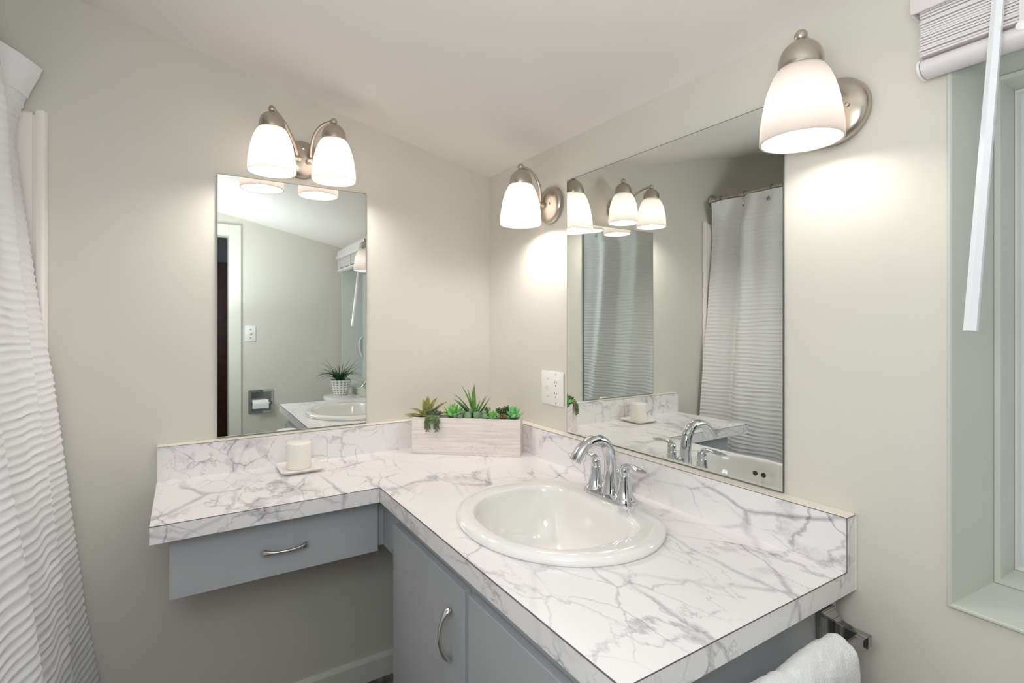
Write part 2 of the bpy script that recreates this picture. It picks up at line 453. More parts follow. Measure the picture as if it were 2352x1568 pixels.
# window: splayed reveal boards with a thin raised lip, stop, sash and pane
def frame_ring(bm, rows):
    # rows of (x, inset at the sides, inset at top and bottom) measured from the opening, mitred at the corners
    R_ = []
    for x, a, b in rows:
        R_.append([bm.verts.new((x, y, z)) for y, z in ((WY0+a, WZ0+b), (WY1-a, WZ0+b), (WY1-a, WZ1-b), (WY0+a, WZ1-b))])
    for p, q in zip(R_, R_[1:]):
        for k in range(4): bm.faces.new((p[k], p[(k+1) % 4], q[(k+1) % 4], q[k]))
    return R_
bm = bmesh.new()
frame_ring(bm, [(.0, -.0005, -.0005), (-.009, -.0003, -.0003), (-.0115, .0015, .0015), (-.0115, .0045, .0045), (-.0095, .0065, .0065), (.088, .034, .028), (.088, .0005, .0005)])
win = struct('window_1', bm, 'casing', None, 25)
bm = bmesh.new()
frame_ring(bm, [(.0885, .0335, .0275), (.0845, .034, .0285), (.0845, .042, .036), (.090, .044, .038), (.152, .046, .040), (.152, .0335, .0275)])
part('stop', bm, 'casing', win, 25)
bm = bmesh.new()
frame_ring(bm, [(.1515, .040, .034), (.140, .0465, .0405), (.140, .050, .044), (.146, .052, .046), (.160, .052, .046), (.160, .040, .034)])
part('sash', bm, 'trim', win, 25)
part('pane', box(.150, .154, WY0+.050, WY1-.050, WZ0+.044, WZ1-.044), 'glass', win)
part('latch', tube(bez((.140, WY0+.05, 1.18), (.10, WY0+.055, 1.16), (.10, WY0+.055, 1.08), (.138, WY0+.052, 1.02), 16), .006), 'white', win, 40, 'white curved window latch')

# ------------------------------------------------------------------ tub corner: surround, tub, rod, curtain
bm = bmesh.new()
add_box(bm, XL+.002, -1.392, -.011, -.001, .42, 1.836)
bmesh.ops.bevel(bm, geom=bm.edges[:], offset=.006, segments=3, affect='EDGES')
sur = obj('tub_surround', bm, 'panel', None, (XL, 0, .42), 40)
tag(sur, 'pale glossy tub surround panel on the wall behind the shower curtain', 'wall panel')
part('edge_trim', prism([(-1.392, -.001), (-1.392, -.014), (-1.384, -.018), (-1.374, -.016), (-1.368, -.008), (-1.368, -.001)], 'z', .42, 1.843, .0015), 'panel', sur, 40)

def tub():
    bm = bmesh.new(); cx, cy = (XL-1.40)/2, -.785; hx, hy = (-1.40-XL)/2-.002, .765
    def rr(ax, ay, z, r, n=8):
        o = []
        for qx, qy, t0 in ((1, 1, 0), (-1, 1, PI/2), (-1, -1, PI), (1, -1, 3*PI/2)):
            for i in range(n+1):
                t = t0+PI/2*i/n; o.append((cx+qx*(ax-r)+r*cos(t), cy+qy*(ay-r)+r*sin(t), z))
        return o
    rings = [rr(hx, hy, 0, .01), rr(hx, hy, .36, .01), rr(hx, hy, .385, .012), rr(hx-.012, hy-.012, .395, .02), rr(hx-.06, hy-.06, .395, .08),
             rr(hx-.08, hy-.08, .38, .1), rr(hx-.12, hy-.14, .15, .12), rr(hx-.17, hy-.2, .09, .12)]
    add_rings(bm, rings)
    return bm
tag(obj('bathtub', tub(), 'porcelain', None, (-1.8, -.785, 0), 40), 'white alcove bathtub behind the hanging shower curtain', 'bathtub')

RODX, RODZ = -1.452, 1.966
rod = thing('shower_rod', 'brushed metal shower rod with a round wall flange above the curtain', 'curtain rod', (RODX, -.78, RODZ))
part('rod', tube([(RODX, 0, RODZ), (RODX, -.8, RODZ), (RODX, -1.56, RODZ)], .0125, 20), 'nickel', rod, 40)
for y, s in ((0, -1), (-1.56, 1)):
    part('flange', lathe([(.034, 0), (.034, s*.006), (.026, s*.014), (.018, s*.022), (.0135, s*.03)], (RODX, y, RODZ), 24, 'y'), 'nickel', rod, 40)

# curtain: free edge measured beside the wall, folds further along
EDGE = [(1.94, -1.372), (1.925, -1.374), (1.89, -1.392), (1.855, -1.407), (1.80, -1.425), (1.74, -1.428), (1.62, -1.415), (1.335, -1.383), (1.13, -1.353), (.915, -1.331), (.49, -1.286), (.287, -1.256), (.08, -1.235)]
def edge_x(z):
    for (za, xa), (zb, xb) in zip(EDGE, EDGE[1:]):
        if z >= zb:
            t = (za-z)/(za-zb); t = max(0, min(1, t)); return xa+(xb-xa)*t
    return EDGE[-1][1]
def ss(a, b, v):
    t = max(0, min(1, (v-a)/(b-a))); return t*t*(3-2*t)
def curtain_pt(s, z):
    """s metres of hanging width from the free edge, z height -> point (without ripple)"""
    low = 1-ss(.3, 1.93, z)
    hang = RODX+.020+.15*(1-ss(.15, 1.9, z))            # plane the cloth hangs in: leans out over the tub side
    e = edge_x(z)
    k = math.exp(-(s/.07)**1.5)
    near = 1-.9*low*(1-ss(.25, .60, s))                # the first width hangs almost flat lower down
    fold = near*(.018*sin(s*2*PI/.30+1.9)+.008*sin(s*2*PI/.17+.6))
    # one deeper pleat about 15 cm in
    fold += (1-.6*low)*(-.034*math.exp(-((s-.150-.03*low)/.026)**2)+.022*math.exp(-((s-.215-.04*low)/.035)**2))
    fold *= ss(0, .1, s)*(.45+.55*ss(1.93, 1.75, z))
    x = hang*(1-k)+e*k+fold
    y = -.021-.033*ss(1.80, 1.93, z)-s*.93
    return x, y
bm = bmesh.new()
NS, NZ = 190, 760; SW, ZT, ZB = 1.52, 1.935, .10
grid = []
for j in range(NZ+1):
    z = ZB+(ZT-ZB)*j/NZ; row = []
    for i in range(NS+1):
        s = SW*(i/NS)**1.25
        x, y = curtain_pt(s, z)
        zt = .016*(1-math.exp(-(s/.06)**2))*ss(1.80, ZT, z)
        h = ss(ZT-.075, ZT-.10, z)                          # plain header band
        q = Vector((s*2.2, z*6, 3.1))
        ph = z*2*PI/.0200+3.2*mnoise.noise(q)+2.2*mnoise.noise(Vector((s*6, z*17, 7)))
        am = .45+1.3*abs(mnoise.noise(Vector((s*8, z*40, 1.7))))
        rip = (1-abs(sin(ph/2)))**1.0*2-1
        x += h*.0019*am*rip
        y += h*.0008*sin(ph*1.0+1)*(1 if s < .02 else .3)
        zz = z+zt+(.004*sin(s*9) if j == 0 else 0)
        row.append(bm.verts.new((x, y, zz)))
    grid.append(row)
for j in range(NZ):
    for i in range(NS): bm.faces.new((grid[j][i], grid[j][i+1], grid[j+1][i+1], grid[j+1][i]))
cur = obj('shower_curtain', bm, 'curtain', None, (RODX, -.7, .1), 60)
tag(cur, 'white crinkle textured shower curtain hanging from the rod beside the tub', 'shower curtain')
bm = bmesh.new(); rows = []
for z in (ZT+.001, ZT-.02, ZT-.05, ZT-.076):
    rows.append([(curtain_pt(SW*i/120, z)[0]+.003, curtain_pt(SW*i/120, z)[1]-.001*(i == 0), z+.016*(1-math.exp(-(SW*i/120/.06)**2))*ss(1.80, ZT, z)) for i in range(121)])
add_rings(bm, rows, False, False, False)
part('header_band', bm, 'curtain', cur, 60)
# hooks: ring over the rod and a stud on the header
def make_hook(y):
    t = thing('curtain_hook', '', 'curtain hook', (RODX, y, RODZ), 'metal hooks along the shower rod')
    part('ring', tube([(RODX+.0175*cos(a), y+.002*sin(a), RODZ-.002+.0185*sin(a)) for a in [2*PI*i/24 for i in range(25)]], .0018, 8), 'steel', t, 40)
    return t
for i, y in enumerate((-.062, -.2035, -.352, -.50, -.65, -.80, -.95, -1.10, -1.25, -1.40)):
    h = make_hook(y)
    s = max(0, (-y-.054)/.93); px, py = curtain_pt(s, 1.905)
    part('stud', lathe([(.0085, 0), (.0085, .0025), (.006, .0045), (.002, .005)], (px+(.008 if i else -.012), y, 1.905), 16, 'x'), 'steel', h, 40)
    part('stem', tube([(RODX+.0175, y, RODZ-.01), (RODX+.02, y, RODZ-.03), (px+(.010 if i else -.010), y, 1.907)], .0014, 6), 'steel', h, 40)
    h['label'] = ['metal curtain hook nearest the wall flange', 'metal curtain hook next after the one nearest the wall flange',
                  'metal curtain hook third from the wall flange', 'metal curtain hook fourth out from the wall flange'][i] if i < 4 else 'metal curtain hook farther out along the rod than the first four'

# ------------------------------------------------------------------ mirrors
def mirror(name, loc, face, edge, label):
    t = thing(name, label, 'mirror', loc)
    part('glass', face, 'mirror', t, label='silvered reflecting face'); part('edge', edge, 'mirroredge', t, label='thin dark polished edge')
    return t
def sheet(axis, a0, a1, z0, z1, d):
    bm = bmesh.new()
    P = [(a0, z0), (a1, z0), (a1, z1), (a0, z1)]
    bm.faces.new([bm.verts.new((p[0], d, p[1]) if axis == 'y' else (d, p[0], p[1])) for p in P]); return bm
MA = (-.973, -.5107, .9240, 1.742)
mirror('wall_mirror', (-.742, 0, .924), sheet('y', MA[0]+.0012, MA[1]-.0012, MA[2]+.0012, MA[3]-.0012, -.0056), box(MA[0], MA[1], -.0055, -.0005, MA[2], MA[3]),
       'small upright frameless mirror on the wall under the twin shade light')
MB_ = (-1.2369, -.5165, .9235, 1.7443)
mirror('wall_mirror', (0, -.877, .922), sheet('x', MB_[0]+.0012, MB_[1]-.0012, MB_[2]+.0012, MB_[3]-.0012, -.0056), box(-.0055, -.0005, MB_[0], MB_[1], MB_[2], MB_[3]),
       'large frameless mirror above the sink and faucet, between the two single wall lights')

# ------------------------------------------------------------------ countertop
CT, TH, SP, ST = .8205, .0409, .9208, .0355
LX, FY, IX, EY = -1.1258, -.4302, -.5989, -1.3733
SC = (-.322, -.8765); SA, SB = .2275, .2600
def ell(c, a, b, z, n=72): return [(c[0]+a*cos(2*PI*i/n), c[1]+b*sin(2*PI*i/n), z) for i in range(n)]
bm = bmesh.new()
outer = [(-.001, -.001), (LX, -.001), (LX, FY), (IX, FY), (IX, EY), (-.001, EY)]
hole = [(SC[0]+.01+(SA-.022)*cos(2*PI*i/72), SC[1]+(SB-.022)*sin(2*PI*i/72)) for i in range(72)]
loops = []
for z in (CT, CT-TH):
    lo = [bm.verts.new((x, y, z)) for x, y in outer]; li = [bm.verts.new((x, y, z)) for x, y in hole]
    ed = [bm.edges.new((l[i], l[(i+1) % len(l)])) for l in (lo, li) for i in range(len(l))]
    bmesh.ops.triangle_fill(bm, edges=ed, use_beauty=True)
    loops.append((lo, li))
for k in (0, 1):
    a, b = loops[0][k], loops[1][k]
    for i in range(len(a)): bm.faces.new((a[i], a[(i+1) % len(a)], b[(i+1) % len(b)], b[i]))
ct = obj('countertop', bm, 'marble', None, (-.3, -.4, CT))
tag(ct, 'white marble patterned laminate countertop, L shaped, along both walls', 'countertop')
part('backsplash', box(LX, -ST, -ST, -.001, CT+.0002, SP-.001), 'marble', ct)
part('backsplash', box(-ST, -.001, EY, -.001, CT+.0002, SP-.001), 'marble', ct)
part('top_strip', box(LX, -.001, -ST-.0004, -.001, SP-.0012, SP, .0004, 1), 'caulk', ct, label='white top strip of the backsplash')
part('top_strip', box(-ST-.0004, -.001, EY-.0004, -ST, SP-.0012, SP, .0004, 1), 'caulk', ct, label='white top strip of the backsplash')
# dark laminate joints along the top edges
bm = bmesh.new(); e = .0005
for x0, x1, y0, y1, z in ((LX, IX, FY-e, FY+e, CT), (IX-e, IX+e, EY, FY, CT), (IX, -ST, EY-e, EY+e, CT)):
    add_box(bm, x0-e, x1+e, y0, y1, z-.0012, z+.00015)
add_box(bm, -ST-e, -ST+e, EY-e, EY+e, CT, SP-.001); add_box(bm, -ST, -.001, EY-e, EY+e, SP-.0022, SP-.0012)
add_box(bm, LX, -ST, -ST-e, -ST, SP-.0022, SP-.0012); add_box(bm, -ST-e, -ST, EY, -ST, SP-.0022, SP-.0012)
add_box(bm, IX-e, IX+e*.2, FY-e, FY+e*.2, CT-TH, CT)
part('edge_seam', bm, 'seam', ct, label='thin dark joint line of the laminate')
part('caulk_line', box(-.0045, -.0008, EY-.002, EY+.002, CT-TH, SP), 'caulk', ct, label='white caulk line against the wall')

# ------------------------------------------------------------------ sink
def sink():
    bm = bmesh.new(); n = 96
    BC = (-.362, -.8865); ZR = CT+.019
    def dshape(af, ab, b, z, c=BC, nb=4.6):
        o = []
        for i in range(n):
            t = 2*PI*i/n; ct_, st_ = cos(t), sin(t)
            if ct_ > 0:
                x = ab*abs(ct_)**(2/nb); y = b*math.copysign(abs(st_)**(2/nb), st_)
            else:
                x = af*ct_; y = b*math.copysign(abs(st_)**(2/2.15), st_)
            o.append(Vector((c[0]+x, c[1]+y, z)))
        return o
    def E(k, z): return [Vector(p) for p in ell(SC, SA*k if k > 0 else 0, SB*k, z, n)]
    def off(d, z): return [Vector(p) for p in ell(SC, SA+d, SB+d, z, n)]
    def mix(a, b, t, z): return [Vector((p.x*(1-t)+q.x*t, p.y*(1-t)+q.y*t, z)) for p, q in zip(a, b)]
    D0 = dshape(.152, .150, .190, ZR)
    rings = [off(-.03, CT-.015), off(-.016, CT+.0002), off(-.004, CT+.0002), off(-.001, CT+.003), off(0, CT+.009), off(-.002, CT+.014), off(-.007, CT+.018), off(-.014, CT+.0198)]
    o = off(-.014, ZR)
    rings += [mix(o, D0, .35, CT+.0202), mix(o, D0, .8, CT+.0198), mix(o, D0, .93, CT+.0192), dshape(.1515, .1495, .1885, CT+.0172), dshape(.149, .147, .186, CT+.011), dshape(.147, .145, .184, CT+.002),
              dshape(.144, .142, .181, CT-.02), dshape(.136, .134, .171, CT-.065), dshape(.118, .114, .148, CT-.108), dshape(.088, .080, .105, CT-.128),
              dshape(.05, .045, .055, CT-.132), dshape(.022, .022, .022, CT-.136, nb=2)]
    # the front wall slopes more than the back one: slide the bottom toward the back
    for k, r in enumerate(rings[15:]):
        for p in r: p.x += .006*(k+1)*.9
    add_rings(bm, rings, False, True)
    return bm
sk = obj('sink', sink(), 'porcelain', None, (SC[0], SC[1], CT), 50)
tag(sk, 'white oval drop in sink with a D shaped basin set into the countertop', 'sink')
part('drain', lathe([(.020, 0), (.020, .002), (.016, .003), (.004, .0035)], (-.33, -.8865, CT-.1355), 24), 'chrome', sk, 40)
for yy in (-.872, -.900):
    part('overflow_hole', lathe([(.0075, -.002), (.0075, .0014), (.004, .0016)], (-.4835, yy, CT-.018), 16, 'x'), 'slot', sk, 40)

# ------------------------------------------------------------------ faucet
FX, FYc, FZ = -.152, -.873, CT+.0196
fc = thing('faucet', 'chrome faucet with two lever handles and a curved spout on the sink rim', 'faucet', (FX, FYc, FZ))
def stadium(a, L, z, n=20, sx=1.0):
    o = []
    for i in range(n+1): t = -PI/2+PI*i/n; o.append((FX+a*sx*sin(t+PI/2) if False else FX+a*sx*sin(t), FYc+L+a*cos(t), z))
    for i in range(n+1): t = PI/2+PI*i/n; o.append((FX+a*sx*sin(t), FYc-L+a*cos(t), z))
    return o
bm = bmesh.new()
add_rings(bm, [stadium(.030, .053, FZ-.0012), stadium(.030, .053, FZ+.004), stadium(.0285, .053, FZ+.008), stadium(.020, .053, FZ+.0105), stadium(.014, .052, FZ+.0125)])
part('base_plate', bm, 'chrome', fc, 35)
for s in (1, -1):
    y = FYc+s*.0525
    h = part('handle_body', lathe([(.0275, .004), (.0272, .008), (.0245, .013), (.020, .022), (.0165, .036), (.0142, .050), (.0128, .064), (.0124, .066), (.0118, .067), (.0122, .068), (.0122, .071)], (FX, y, FZ), 32), 'chrome', fc, 50)
    bm = bmesh.new()
    add_lathe(bm, [(.0118, .071), (.0120, .080), (.0105, .086), (.006, .0895)], (FX, y, FZ), 24)
    pts = bez((FX-.001, y-s*.002, FZ+.083), (FX-.002, y+s*.018, FZ+.100), (FX-.002, y+s*.038, FZ+.090), (FX-.004, y+s*.074, FZ+.0885), 16)
    rr = [.0090, .0090, .0085, .008, .0075, .0072, .0072, .0074, .0078, .0082, .0086, .0090, .0092, .0090, .0080, .006, .003]
    fl_ = [(1, 1)]*4+[(.8, 1.05)]*3+[(.62, 1.15)]*3+[(.5, 1.25)]*7
    add_tube(bm, pts, rr, 16, fl_, up=(0, 0, 1))
    part('lever', bm, 'chrome', h, 60)
bm = bmesh.new()
sp = bez((FX, FYc, FZ+.004), (FX, FYc, FZ+.05), (FX+.022, FYc, FZ+.150), (FX-.052, FYc, FZ+.148), 16)+bez((FX-.052, FYc, FZ+.148), (FX-.083, FYc, FZ+.1465), (FX-.098, FYc, FZ+.128), (FX-.113, FYc, FZ+.104), 10)[1:]
rs = [.024, .0215, .0195, .018, .017, .0163, .0157, .0153, .015, .0148, .0147, .0146, .0145, .0145, .0145, .0145, .0145, .0145, .0145, .0145, .0145, .0145, .0145, .0146, .0147, .0148, .0148]
add_tube(bm, sp, rs, 24, [(1, 1)]*12+[(.92, 1.05)]*6+[(.85, 1.12)]*9, up=(1, 0, 0))
part('spout', bm, 'chrome', fc, 60)
bm = bmesh.new()
add_tube(bm, [(FX+.030, FYc, FZ+.004), (FX+.030, FYc, FZ+.052)], .0028, 10)
add_lathe(bm, [(.002, .050), (.0062, .053), (.0066, .058), (.004, .064), (.001, .066)], (FX+.030, FYc, FZ), 16)
part('lift_rod', bm, 'chrome', fc, 50)

# ------------------------------------------------------------------ cabinet and drawer
CZ1 = CT-TH
def pull(p0, p1, out, down):
    """bow pull from p0 to p1, standing off along out, splayed flat ends"""
    bm = bmesh.new(); p0, p1, out = Vector(p0), Vector(p1), Vector(out)
    ax = p1-p0; n = 26; pts = []; rad = []; fl = []
    for i in range(n+1):
        t = i/n; b = sin(PI*min(1, max(0, (t-.0)/1.0)))**.55
        pts.append(p0+ax*t+out*(.003+.024*b))
        e = abs(t-.5)*2
        rad.append((.0046+.0042*max(0, (e-.5)/.5)**1.4)*(1 if e < .95 else .6)); fl.append((1-.35*max(0, (e-.5)/.5), 1+.25*max(0, (e-.4)/.6)))
    add_tube(bm, pts, rad, 14, fl, up=out)
    return bm
cab = thing('vanity_cabinet', 'grey painted two door vanity cabinet under the sink end of the countertop', 'cabinet', (-.28, -.89, 0))
XF, CY0, CY1 = -.539, -.430, -1.345
bm = bmesh.new()
add_box(bm, XF+.0015, -.016, CY1, CY1+.016, 0, CZ1-.0005)          # towel end panel
add_box(bm, XF+.0015, -.004, CY0-.016, CY0, .10, CZ1-.0005)       # knee space side
add_box(bm, XF+.0015, -.004, CY1+.016, CY0-.016, .10, .116)        # bottom
add_box(bm, XF+.06, XF+.076, CY1+.016, CY0, 0, .10)          # toe kick
part('carcass', bm, 'gray', cab)
bm = bmesh.new()
add_box(bm, XF-.018, XF, CY1, CY0, .705, CZ1-.0005); add_box(bm, XF-.018, XF, CY1, CY0, .10, .14)
add_box(bm, XF-.018, XF, CY0-.060, CY0, .14, .705); add_box(bm, XF-.018, XF, CY1, CY1+.035, .14, .705); add_box(bm, XF-.018, XF, -.935, -.870, .14, .705)
part('face_frame', bm, 'gray', cab)
XD = XF-.018
for y0, y1, hy in ((-.895, -.470, -.834), (-1.332, -.912, -1.285)):
    d = part('door', box(XD-.018, XD-.0006, y0, y1, .12, .7268, .0015), 'gray', cab)
    part('handle', pull((XD-.018, hy, .664), (XD-.018, hy, .556), (-1, 0, 0), 0), 'satin', d, 60, 'polished bow shaped pull')
for z in (.630, .20):
    bm = bmesh.new()
    for k, (a, b) in enumerate(((0, .012), (.013, .034), (.035, .047))): add_lathe(bm, [(.0038, a), (.0038, b)], (XD-.0165, -.4652, z-.024), 12)
    add_box(bm, XD-.016, XD-.001, -.4640, -.4620, z-.022, z+.022)
    part('hinge', bm, 'chrome', cab, 30)

dr = thing('drawer_unit', 'grey painted single drawer unit hung under the narrow wing of the countertop', 'drawer', (-.83, -.2, .66))
DY = -.3517
bm = bmesh.new()
add_box(bm, LX+.045, XF+.0, DY+.019, DY+.035, .618, CZ1-.0005)         # apron
add_box(bm, LX+.045, LX+.061, DY+.035, -.016, .618, CZ1-.0005); add_box(bm, -.6, -.584, DY+.035, -.016, .618, CZ1-.0005)
add_box(bm, LX+.061, -.6, DY+.035, -.016, .618, .630)
add_box(bm, XF-.018, XF, CY0, DY+.019, .618, CZ1-.0005)                # filler to the cabinet
part('case', bm, 'gray', dr)
df = part('drawer_front', box(-1.0895, -.579, DY, DY+.0185, .6103, CZ1-.0015, .0012), 'gray', dr)
part('handle', pull((-.888, DY, .680), (-.776, DY, .680), (0, -1, 0), 0), 'satin', df, 60, 'polished bow shaped pull')

# ------------------------------------------------------------------ towel bar and towel
EYP = CY1
tb = thing('towel_bar', 'square chrome towel bar on the grey cabinet end under the counter', 'towel bar', (-.3, EYP, .73))
BY, BZ = -1.412, .727
for bx in (-.066, -.50):
    bm = bmesh.new()
    rings = []
    for t, hx, hz in ((0, .024, .026), (.010, .024, .026), (.014, .0205, .0225), (.024, .0125, .0165), (.036, .0085, .0125), (.050, .0075, .0105), (.079, .0075, .0105)):
        y = EYP-t
        rings.append([(bx-hx, y, BZ+.001-hz), (bx+hx, y, BZ+.001-hz), (bx+hx, y, BZ+.001+hz), (bx-hx, y, BZ+.001+hz)])
    add_rings(bm, rings)
    bmesh.ops.bevel(bm, geom=bm.edges[:], offset=.0012, segments=2, affect='EDGES')
    part('bracket', bm, 'steel', tb, 30)
part('bar', box(-.493, -.0735, BY-.008, BY+.008, BZ-.008, BZ+.008, .001), 'steel', tb)
bm = bmesh.new()
x0, x1 = -.46, -.138; NX = 90
prof = []
R0 = .0105; R1 = .030
for i in range(30): prof.append((R1, -.26+.26*i/30, 0))
sec = []
H = .27
def tow(side, t): pass
outer_, inner_ = [], []
for i in range(31): outer_.append((-R1, -H+H*i/30))
for i in range(1, 24): a = PI-PI*i/24; outer_.append((R1*cos(a), R1*1.0*sin(a)))
for i in range(31): outer_.append((R1*.82, -H*.9*i/30))
for i in range(31): inner_.append((R0*1.0, -H*.9+H*.9*i/30))
for i in range(1, 12): a = PI*i/12; inner_.append((R0*cos(a), R0*sin(a)))
for i in range(31): inner_.append((-R0, -H*i/30))
sec = outer_+inner_
rings = []
for k in range(NX+1):
    x = x0+(x1-x0)*k/NX; ee = min(k, NX-k)/NX; f = 1-.18*max(0, 1-ee/.03)**2
    ring = []
    for i, (a, b) in enumerate(sec):
        o = 1 if i < len(outer_) else 0
        q = mnoise.noise(Vector((x*14, a*30, b*14)))*.005+mnoise.noise(Vector((x*60, a*90, b*60)))*.0022+mnoise.noise(Vector((x*170, a*200, b*170)))*.0010
        m_ = (f+(q/R1)*o) if o else 1
        # a soft fold line along the roll
        if o: m_ -= .07*math.exp(-((x+.300)/.010)**2)
        ring.append((x, BY+(a*m_), BZ+.002+(b*m_ if b > 0 else b)))
    rings.append(ring)
add_rings(bm, rings)
tag(obj('hand_towel', bm, 'towel', None, ((x0+x1)/2, BY, BZ), 70), 'white fluffy hand towel folded over the towel bar', 'towel')

# ------------------------------------------------------------------ wall lights
def smooth_prof(p, k_=4):
    o = []
    for i in range(len(p)-1):
        p0, p1, p2, p3 = p[max(i-1, 0)], p[i], p[i+1], p[min(i+2, len(p)-1)]
        for k in range(k_):
            t = k/k_
            o.append(tuple(.5*((2*p1[j])+(-p0[j]+p2[j])*t+(2*p0[j]-5*p1[j]+4*p2[j]-p3[j])*t*t+(-p0[j]+3*p1[j]-3*p2[j]+p3[j])*t**3) for j in (0, 1)))
    return o+[p[-1]]
def bell(c, top, bot):
    """frosted bell shade, open at the bottom"""
    r = .0685; h = top-bot
    prof = [(.026, h), (.034, h-.004), (.0445, h-.018), (.053, h-.038), (.0595, h-.060), (.0645, h-.088), (.0675, h-.112), (r, 0)]
    inn = [(a-.003, b-(.003 if b else 0)) for a, b in prof][::-1]
    bm = bmesh.new()
    smooth = smooth_prof
    pr = smooth(prof)+[(r-.0012, -.0008)]+smooth(inn)
    add_lathe(bm, pr, (c[0], c[1], bot), 48, cap=False)
    n = len(bm.verts)
    return bm
def fitter(c, top):      # metal dome that holds the shade, seated at height top
    bm = bmesh.new()
    add_lathe(bm, smooth_prof([(.0355, -.010), (.0372, -.002), (.0370, .008), (.0345, .020), (.0290, .031), (.0200, .0395), (.0105, .0435)])+[(.0062, .0445), (.0055, .050)], (c[0], c[1], top), 48)
    return bm
def light_unit(root, c, bot, top, bulb='bulb'):
    sh = part('shade', bell(c, top, bot), 'shade', root, 60)
    part('fitter', fitter(c, top-.002), 'nickel', root, 50)
    bm = bmesh.new(); add_sphere(bm, (c[0], c[1], top+.052), .0112, 20); part('finial', bm, 'nickel', root, 60)
    bm = bmesh.new()
    add_lathe(bm, [(.004, -.056), (.016, -.053), (.025, -.045), (.029, -.034), (.029, -.024), (.026, -.012), (.019, .002), (.0135, .014), (.0125, .03)], (c[0], c[1], bot+.067), 24)
    part('bulb', bm, bulb, root, 60, 'lit frosted bulb')
def plate_prof(): return [(.0625, 0), (.0625, .010), (.060, .0155), (.050, .021), (.030, .0265), (.012, .0285)]
def knob(c, ax):
    bm = bmesh.new()
    if ax == 'x': add_lathe(bm, [(.012, .022), (.012, .0285), (.0075, .031), (.0075, .036)], (0, c[1], c[2]), 20, 'x', True); 
    return bm
# twin light over the small mirror
bt, tp = 1.739, 1.879
ta = thing('vanity_light', 'two shade brushed nickel wall light above the small upright mirror', 'wall light', (-.7265, 0, 1.825))
part('back_plate', lathe([(r, -h) for r, h in plate_prof()], (-.7265, 0, 1.825), 40, 'y'), 'nickel', ta, 40)
for cx_, kx in ((-.8329, -.7445), (-.6497, -.7055)):
    c = (cx_, -.1214)
    light_unit(ta, c, bt, tp)
    kn = part('arm_knob', lathe([(.010, -.022), (.010, -.029), (.006, -.031), (.0105, -.035), (.0105, -.044), (.004, -.048)], (kx, 0, 1.818), 20, 'y'), 'nickel', ta, 50)
    z0 = 1.823; dx = cx_-kx
    pts = bez((kx, -.038, z0), (kx+dx*.02, -.045, z0+.085), (kx+dx*.30, -.080, 1.933), (cx_, -.1214, 1.9315), 20) if dx > 0 else bez((kx, -.038, z0), (kx+dx*.18, -.05, z0+.06), (kx+dx*.62, -.088, 1.930), (cx_, -.1214, 1.9315), 20)
    part('arm', tube(pts, .0052, 14), 'nickel', ta, 60)
part('screw', lathe([(.005, -.022), (.005, -.030), (.002, -.032)], (-.7255, 0, 1.858), 14, 'y'), 'nickel', ta, 40)
# single lights either side of the large mirror
for yc, lab in ((-.4135, 'single shade brushed nickel wall light between the room corner and the large mirror'),
                (-1.334, 'single shade brushed nickel wall light between the large mirror and the window')):
    yp = yc-.016 if yc > -1 else yc-.004
    t = thing('wall_sconce', lab, 'wall light', (0, yp, 1.681), 'matching single lights flanking the large mirror')
    part('back_plate', lathe([(r, -h) for r, h in plate_prof()], (0, yp, 1.681), 40, 'x'), 'nickel', t, 40)
    light_unit(t, (-.1175, yc), 1.6055, 1.7445, 'bulb' if yc > -1 else 'bulb_dimmed')
    part('arm_knob', lathe([(.010, -.022), (.010, -.029), (.006, -.031), (.0105, -.035), (.0105, -.044), (.004, -.048)], (0, yc, 1.681), 20, 'x'), 'nickel', t, 50)
    part('arm', tube(bez((-.036, yc, 1.686), (-.033, yc, 1.755), (-.060, yc, 1.797), (-.1175, yc, 1.797), 20), .0052, 14), 'nickel', t, 60)
    part('screw', lathe([(.004, -.022), (.004, -.031), (.0015, -.032)], (0, yc-.036, 1.680), 14, 'x'), 'nickel', t, 40)

# ------------------------------------------------------------------ wall plates
def plate_toggle(root, y, z, s=-1):
    part('toggle', prism([(0, -.006), (-.011, -.001), (-.011, .005), (0, .006)], 'y', y-.0045, y+.0045), 'white', root) if False else None
op = thing('switch_outlet_plate', 'white two gang plate with a toggle switch and an outlet beside the large mirror', 'switch plate', (0, -.4365, .999))
py0, py1, pz0, pz1 = -.4975, -.3754, 1.0017, 1.1160
bm = box(-.0065, 0, py0, py1, pz0, pz1, .003, 2)
part('plate', bm, 'white', op, 30)
zc = (pz0+pz1)/2; ys, yo = -.4135, -.4595
part('toggle', prism([(-.006, zc-.008), (-.0075, zc-.008), (-.020, zc+.004), (-.020, zc+.010), (-.006, zc+.008)], 'y', ys-.0042, ys+.0042, .0008), 'white', op)
oo = part('receptacle', box(-.0082, -.006, yo-.0165, yo+.0165, zc-.034, zc+.034, .001), 'white', op)
bm = bmesh.new()
for s in (1, -1):
    c = zc+s*.019
    add_box(bm, -.0086, -.008, yo+.004, yo+.0062, c-.001, c+.0075); add_box(bm, -.0086, -.008, yo-.0062, yo-.004, c-.000, c+.0065)
    add_lathe(bm, [(.0023, -.0086), (.0023, -.008)], (0, yo, c-.0085), 12, 'x')
part('slots', bm, 'slot', oo, label='dark slots of the outlet')
for y, z in ((ys, zc+.030), (ys, zc-.030), (yo, zc+.0485), (yo, zc-.0485)): part('screw', lathe([(.0024, -.0072), (.0024, -.006)], (0, y, z), 12, 'x'), 'satin', op)
sw = thing('light_switch', 'white single toggle switch plate on the wall beside the doorway', 'light switch', (-.651, YF, 1.15))
part('plate', box(-.6863, -.6163, YF, YF+.006, 1.1526, 1.2671, .0025), 'white', sw, 30)
